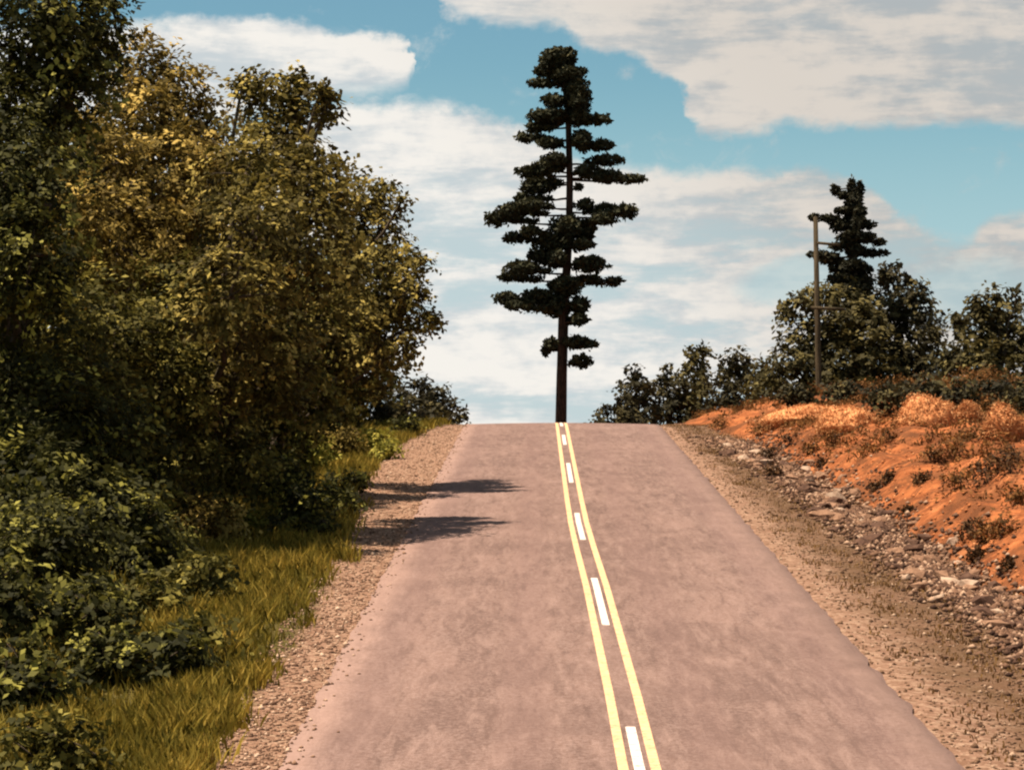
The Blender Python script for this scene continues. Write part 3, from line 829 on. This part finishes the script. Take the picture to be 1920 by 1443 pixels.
for a in [
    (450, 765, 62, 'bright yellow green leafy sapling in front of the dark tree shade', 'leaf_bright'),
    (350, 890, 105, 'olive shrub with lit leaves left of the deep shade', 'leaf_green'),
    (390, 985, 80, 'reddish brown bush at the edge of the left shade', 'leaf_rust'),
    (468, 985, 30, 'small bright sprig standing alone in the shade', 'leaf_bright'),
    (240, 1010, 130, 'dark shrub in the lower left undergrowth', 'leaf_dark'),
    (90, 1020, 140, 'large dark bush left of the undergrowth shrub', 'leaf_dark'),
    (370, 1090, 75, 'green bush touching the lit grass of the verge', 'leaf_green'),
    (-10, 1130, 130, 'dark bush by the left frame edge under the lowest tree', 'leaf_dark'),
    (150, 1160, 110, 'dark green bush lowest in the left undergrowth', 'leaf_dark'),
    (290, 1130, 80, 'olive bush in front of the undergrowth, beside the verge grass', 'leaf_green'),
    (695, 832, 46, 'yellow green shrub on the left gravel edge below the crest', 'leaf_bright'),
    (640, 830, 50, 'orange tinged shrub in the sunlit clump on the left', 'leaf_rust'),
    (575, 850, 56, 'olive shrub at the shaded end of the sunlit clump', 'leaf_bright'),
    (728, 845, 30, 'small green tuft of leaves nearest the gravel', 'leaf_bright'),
    (600, 985, 44, 'dark shrub added to darken the verge grass at the lower edge of the shade', 'leaf_dark'),  # added so the lit verge grass here reads as shade
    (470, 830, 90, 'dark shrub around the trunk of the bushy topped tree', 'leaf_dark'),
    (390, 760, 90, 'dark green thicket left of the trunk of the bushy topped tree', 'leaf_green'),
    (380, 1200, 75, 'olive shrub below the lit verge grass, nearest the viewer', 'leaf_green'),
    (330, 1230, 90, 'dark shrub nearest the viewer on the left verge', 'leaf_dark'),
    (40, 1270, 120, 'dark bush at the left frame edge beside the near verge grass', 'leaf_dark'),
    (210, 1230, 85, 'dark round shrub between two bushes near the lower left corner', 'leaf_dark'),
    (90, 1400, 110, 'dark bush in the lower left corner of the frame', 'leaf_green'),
    (655, 905, 40, 'dark leafy shrub added as shade at the gravel edge beside the upper road shadow', 'leaf_dark'),  # added to stand in for hanging shade over the lit grass strip
    (640, 948, 40, 'dark leafy shrub added as shade at the gravel edge just above the lower road shadow', 'leaf_dark'),  # second shrub added for its darkness along the lit grass strip
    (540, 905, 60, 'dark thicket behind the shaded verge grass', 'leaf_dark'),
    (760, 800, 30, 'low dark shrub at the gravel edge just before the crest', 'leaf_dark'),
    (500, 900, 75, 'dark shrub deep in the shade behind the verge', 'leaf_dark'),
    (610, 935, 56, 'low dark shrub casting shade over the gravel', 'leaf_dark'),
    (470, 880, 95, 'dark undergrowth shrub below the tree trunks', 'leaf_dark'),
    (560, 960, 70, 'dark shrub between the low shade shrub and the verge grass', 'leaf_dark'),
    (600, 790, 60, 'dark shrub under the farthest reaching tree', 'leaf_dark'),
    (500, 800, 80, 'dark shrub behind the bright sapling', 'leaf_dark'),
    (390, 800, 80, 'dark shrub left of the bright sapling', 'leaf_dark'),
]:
    bush(*a)

# ------------------------------------------------------------------ grass
def blades(name, pts, hts, tint, m, label=None, kind='stuff', lean=.45, wid=.016, parent=None):
    n = len(pts); pts = np.asarray(pts)
    an = rng.uniform(0, 6.283, n); wd = np.stack([np.cos(an), np.sin(an), np.zeros(n)], 1) * wid * rng.uniform(.6, 1.6, (n, 1))
    la = rng.uniform(0, 6.283, n); ld = np.stack([np.cos(la), np.sin(la), np.zeros(n)], 1) * (rng.uniform(.1, 1, n) * lean * hts)[:, None]
    up = np.stack([np.zeros(n), np.zeros(n), hts], 1)
    v = np.stack([pts - wd - [0, 0, .03], pts + wd - [0, 0, .03], pts + wd * .8 + up * .6 + ld * .4, pts + ld + up, pts - wd * .8 + up * .6 + ld * .4], 1).reshape(-1, 3)
    i = np.arange(n) * 5
    me = mesh_np(name, v, np.stack([i, i + 1, i + 2, i + 3, i + 4], 1), False, {'tint': np.repeat(tint, 5)})
    o = link(name, me, m, parent)
    if parent is None: tag(o, label, 'grass', kind=kind)
    return o


pts, hts, tn = [], [], []
while len(pts) < 60000:
    y = 24 + 76 * random.random() ** 1.5
    e = gl(y) + mnoise.noise((0, y * .45, 3)) * .40
    u_ = e - abs(random.gauss(0, 1.9)) + random.gauss(0, .10)
    cl = mnoise.noise((u_ * 1.1, y * .7, 6)) + .5 * mnoise.noise((u_ * 3, y * 2.5, 1))
    if random.random() > .62 + cl * 1.1: continue
    x = float(xc(y)) + u_
    pts.append((x, y, H(x, y))); hts.append(random.uniform(.05, .27) * (1 + .8 * cl)); tn.append(min(max(random.gauss(.45, .2) + cl * .5, 0), 1))
blades('verge_grass', pts, np.array(hts), np.array(tn), M['grass'], 'yellow green grass along the left road verge', wid=.011, lean=.8)

# dry grass on the right shoulder
pts, hts, tn = [], [], []
while len(pts) < 11000:
    y = 24 + 70 * random.random() ** 1.4
    f = float(foot(y)); u_ = random.uniform(3.7, f + .1)
    cl = mnoise.noise((u_ * 1.3, y * .8, 16)) + .5 * mnoise.noise((u_ * 4, y * 3, 11))
    if random.random() > .15 + cl * 1.5 + (u_ - 3.7) * .12: continue
    x = float(xc(y)) + u_
    pts.append((x, y, H(x, y))); hts.append(random.uniform(.02, .075)); tn.append(min(max(random.gauss(.4, .2), 0), 1))
blades('shoulder_grass', pts, np.array(hts), np.array(tn), M['dry_grass'], 'short dry grass scattered over the right shoulder', wid=.010, lean=.8)

# scrub along the top of the bank
cs, tn = [], []
while len(cs) < 90000:
    y = random.uniform(50, 122); f = float(foot(y)); s = random.uniform(.6, 14)
    x = float(xc(y)) + f + s
    cl = mnoise.noise((x * .5, y * .4, 26)) + .5 * mnoise.noise((x * 1.7, y * 1.7, 21))
    lim = .17 + cl * 1.8 + (s - 4.0) * .09 + (.35 if y > 80 else 0)
    if random.random() > lim: continue
    h = max(.05, .26 + .6 * cl) * (1 if s > 4 else .45) * (1.6 if s > 7 else 1)
    zg = H(x, y); t0 = min(max(random.gauss(.38, .22), 0), 1)
    for k in range(6):
        cs.append((x + random.gauss(0, .07), y + random.gauss(0, .07), zg + random.random() ** .7 * h)); tn.append(t0)
cs = np.array(cs)
tag(quads('dry_scrub', cs, unit(rng.normal(size=cs.shape) + [0, 0, .5]), .12 * rng.uniform(.5, 1.5, len(cs)), .05, np.array(tn), M['dry_shrub']), 'brown dry scrub covering the top of the orange bank', 'scrub', kind='stuff')


# ------------------------------------------------------------------ stones
def stone_mesh(name, sub, seed, sq=.7, amp=.35):
    import bmesh
    bm = bmesh.new(); bmesh.ops.create_icosphere(bm, subdivisions=sub, radius=1.0)
    for v in bm.verts:
        k = 1 + amp * mnoise.noise(v.co * 1.3 + Vector((seed * 7.1, 0, 0))) * 1.6 + .12 * mnoise.noise(v.co * 3.5 + Vector((0, seed * 3.3, 0)))
        v.co = v.co * k; v.co.z *= sq
        v.co.z = max(v.co.z, -.45)
    me = bpy.data.meshes.new(name); bm.to_mesh(me); bm.free()
    return me


def joined_stones(name, specs, m, label):
    """specs: (x, y, z, r); low octahedra, jittered"""
    s = np.array(specs); n = len(s)
    o = np.array([(1, 0, 0), (0, 1, 0), (-1, 0, 0), (0, -1, 0), (0, 0, .75), (0, 0, -.4)], float)
    v = o[None] * (1 + rng.uniform(-.35, .35, (n, 6, 1)))
    an = rng.uniform(0, 6.283, n); ca, sa = np.cos(an)[:, None], np.sin(an)[:, None]
    v = np.stack([v[..., 0] * ca - v[..., 1] * sa, v[..., 0] * sa + v[..., 1] * ca, v[..., 2]], -1)
    v = (v * s[:, None, 3:4] + s[:, None, :3]).reshape(-1, 3)
    f = np.array([(0, 1, 4), (1, 2, 4), (2, 3, 4), (3, 0, 4), (1, 0, 5), (2, 1, 5), (3, 2, 5), (0, 3, 5)])
    F = (np.arange(n)[:, None, None] * 6 + f[None]).reshape(-1, 3)
    return tag(link(name, mesh_np(name, v, F, False, {'tint': np.repeat(rng.random(n), 6)}), m), label, 'gravel', kind='stuff')


for side in (0, 1):
    sp = []
    n_ = 9000 if side == 0 else 13000
    while len(sp) < n_:
        y = 24 + 72 * random.random() ** 1.6
        if side == 0: u_ = random.uniform(gl(y) - .3, -3.28) if random.random() < .965 else -3.3 + abs(random.gauss(0, .12))
        else: u_ = 3.32 + (float(foot(y)) - 3.3) * random.random() ** .8
        x = float(xc(y)) + u_
        zz = H(x, y) if abs(u_) > 3.3 else float(zr(y)) + crown(u_)
        sp.append((x, y, zz + .004, random.uniform(.012, .03) * (2.0 if random.random() < .06 else 1)))
    joined_stones('gravel', sp, M['gravel' if side == 0 else 'gravel_brown'], 'loose pale gravel along the left road edge' if side == 0 else 'loose brown gravel sloping from the right road edge')

# individual rocks in the ditch
kinds = [('rock_pale', 'pale'), ('rock_tan', 'tan'), ('rock_dark', 'dark')]
protos = {k: [] for k, _ in kinds}
for k, nm in kinds:
    for s_i in range(4):
        me = stone_mesh('rock', 2 if s_i == 0 else 1, s_i * 3 + hash(nm) % 1 + len(nm), random.uniform(.5, .8)); me.materials.append(M[k]); protos[k].append(me)
n_rock = 0; tries = 0
placed = []
while n_rock < 298 and tries < 30000:
    tries += 1
    y = random.uniform(43, 83) if random.random() < .8 else random.uniform(27, 43)
    f = float(foot(y))
    s = random.gauss(-.72, .52)
    if s < -1.9 or s > .35: continue
    x = float(xc(y)) + f + s
    r = min(.075 + random.expovariate(1 / .055), .24) * (1.0 if s < .1 else .7)
    if any((x - a) ** 2 + (y - b) ** 2 < ((r + c) * .62) ** 2 for a, b, c in placed): continue
    placed.append((x, y, r))
    k = random.choices([0, 1, 2], [.20, .42, .38])[0]
    o = bpy.data.objects.new('rock', random.choice(protos[kinds[k][0]])); C.objects.link(o)
    o.location = (x, y, H(x, y) + r * .12)
    o.scale = (r * random.uniform(.9, 1.4), r * random.uniform(.8, 1.2), r * random.uniform(.7, 1.05))
    o.rotation_euler = (random.uniform(-.35, .35), random.uniform(-.35, .35), random.uniform(0, 6.28))
    size = 'large' if r > .15 else ('middling' if r > .10 else 'small')
    dashes = [(88.6, 93.2, 'first'), (78, 83.3, 'second'), (62.8, 69.8, 'third'), (48.5, 54.3, 'fourth'), (36.2, 42.1, 'fifth'), (22, 27.8, 'sixth')]
    where = ''
    for da, db, nm in dashes:
        if y >= da - .3:
            where = f'level with {nm} white dash' if y <= db + .3 else f'just beyond {nm} white dash'
            break
    lat = 'road side' if s < -1.05 else ('bank side' if s > -.45 else 'middle')
    tag(o, f'{size} {kinds[k][1]} rock, {lat} of ditch, {where} from crest', 'rock', 'rocks lining the right ditch')
    n_rock += 1

sp = []
while len(sp) < 12000:
    y = 26 + 58 * random.random() ** 1.2; s = random.gauss(-.7, .5)
    x = float(xc(y)) + float(foot(y)) + s
    sp.append((x, y, H(x, y) + .02, random.uniform(.03, .085)))
joined_stones('broken_stones', sp, M['broken'], 'small broken stones filling the right ditch between the rocks')['category'] = 'stones'

# clods scattered on the bank
sp = []
while len(sp) < 3500:
    y = random.uniform(30, 95); x = float(xc(y)) + float(foot(y)) + random.uniform(-.2, 6)
    sp.append((x, y, H(x, y), random.uniform(.02, .06)))
joined_stones('earth_clods', sp, M['clod'], 'small orange clods scattered over the bank')['category'] = 'earth'

# pale mounds on the bank
for px, py, rx, rz, tilt, lab in [
    (1590, 795, 52, 24, .1, 'pale orange earth mound nearest the utility pole'),
    (1740, 785, 50, 30, -.45, 'largest pale orange mound, slanting up to the right'),
    (1885, 808, 34, 32, 0, 'pale orange mound nearest the right frame edge'),
    (1818, 778, 20, 17, .1, 'smallest pale mound, between the slanting mound and the edge mound'),
    (1500, 780, 62, 14, -.15, 'long low orange earth ridge left of the pole mound')]:
    p = hit(px, py + rz * .5)
    if p is None: continue
    s = p.y / FPX
    me = stone_mesh('earth_mound', 4, px * .01, 1.0, .16)
    for v in me.vertices: v.co *= 1 + .06 * mnoise.noise(v.co * 5 + Vector((px, 0, 0))) + .07 * mnoise.noise(v.co * 11) + .05 * mnoise.noise(v.co * 23); me.materials.append(M['mound'])
    for pl in me.polygons: pl.use_smooth = True
    o = link('earth_mound', me); o.location = (p.x, p.y + rx * s * .5, p.z + rz * s * .15)
    o.scale = (rx * s * 1.12, rx * s * .9, rz * s * 1.6); o.rotation_euler = (0, tilt, 0)
    tag(o, lab, 'mound', 'pale earth mounds on the bank')
    cs = []
    bpy.context.view_layer.update()
    mw = o.matrix_world.copy()
    for k in range(5200):
        v = random.choice(me.vertices).co * random.uniform(1.0, 1.13) + Vector((random.gauss(0, .06), random.gauss(0, .04), random.gauss(0, .03)))
        q_ = mw @ v
        if q_.z > H(q_.x, q_.y): cs.append(tuple(q_))
    cs = np.array(cs)
    fz = quads('dry_grass', cs, unit(rng.normal(size=cs.shape) + [0, 0, .6]), .10 * rng.uniform(.5, 1.5, len(cs)), .028, rng.random(len(cs)), M['pale_fuzz'])
    fz.parent = o; fz.matrix_parent_inverse = mw.inverted(); fz['kind'] = 'stuff'

for px, py, rp, lab in [(1490, 742, 40, 'dark brush at the left foot of the tree with the pole'), (1585, 738, 44, 'dark brush just right of the utility pole foot'),
                        (1665, 742, 50, 'dark brush under the dark rounded tree'), (1735, 738, 46, 'dark brush in the gap before the corner tree'),
                        (1800, 742, 52, 'dark brush at the left foot of the corner tree'), (1870, 740, 56, 'dark brush under the middle of the corner tree'), (1935, 742, 54, 'dark brush cut by the right frame edge below the corner tree')]:
    bush(px, py, rp, lab, 'leaf_far', name='brush', leaf=.13, dens=8, spray=.22, nleaf=9, sq=.6)

# weed clumps on the bank and shoulder
GW = 'dark weed clumps on the orange bank'
wl = [(1668, 893, 14, 'round dark weed in the middle of the bare orange slope'), (1640, 912, 13, 'weed just left of and below the round weed'),
      (1730, 895, 17, 'slanting dark weed right of the round weed'), (1702, 955, 9, 'tiny weed low on the bare orange slope'),
      (1540, 868, 13, 'small weed beside the far end of the rocks'), (1480, 820, 26, 'olive weed patch where the bank meets the shoulder'),
      (1440, 850, 20, 'dark weed at the head of the rock line'), (1450, 880, 24, 'grey green weed on the shoulder left of the first rocks'),
      (1850, 880, 44, 'wide dark shrub across the right part of the bank'), (1895, 862, 44, 'dark shrub under the mound at the right frame edge'),
      (1825, 985, 30, 'upright dark weed standing near the right frame edge'), (1880, 985, 34, 'bushy brown weed beside the upright weed'),
      (1832, 1040, 18, 'lower weed under the upright weed'), (1892, 1058, 12, 'little dark weed at the lower right of the bank'),
      (1660, 815, 30, 'brown shrub between the pale mounds'), (1790, 840, 36, 'brown shrub below the smallest mound'),
      (1420, 805, 22, 'brown tuft on the bank nearest the crest'), (1350, 795, 18, 'low brown tuft at the far start of the bank'),
      (1560, 820, 28, 'brown shrub below the mound nearest the pole'), (1520, 840, 18, 'brown tuft above the far rocks'),
      (1905, 930, 30, 'brown shrub at the right frame edge halfway down the bank'), (1790, 900, 30, 'brown shrub left of the wide dark shrub'),
      (1850, 1000, 30, 'brown shrub behind the upright weed'), (1750, 850, 26, 'brown shrub low between the slanting mound and the edge shrubs')]
for px, py, rp, lab in wl:
    bush(px, py, rp, lab, 'dry_shrub' if 'brown' in lab else 'weed', name='weed_clump', leaf=.06, dens=8, spray=.12, nleaf=7, trunk_r=.012)
for o in C.objects:
    if o.name.startswith('weed_clump'): o['group'] = GW; o['category'] = 'weed'
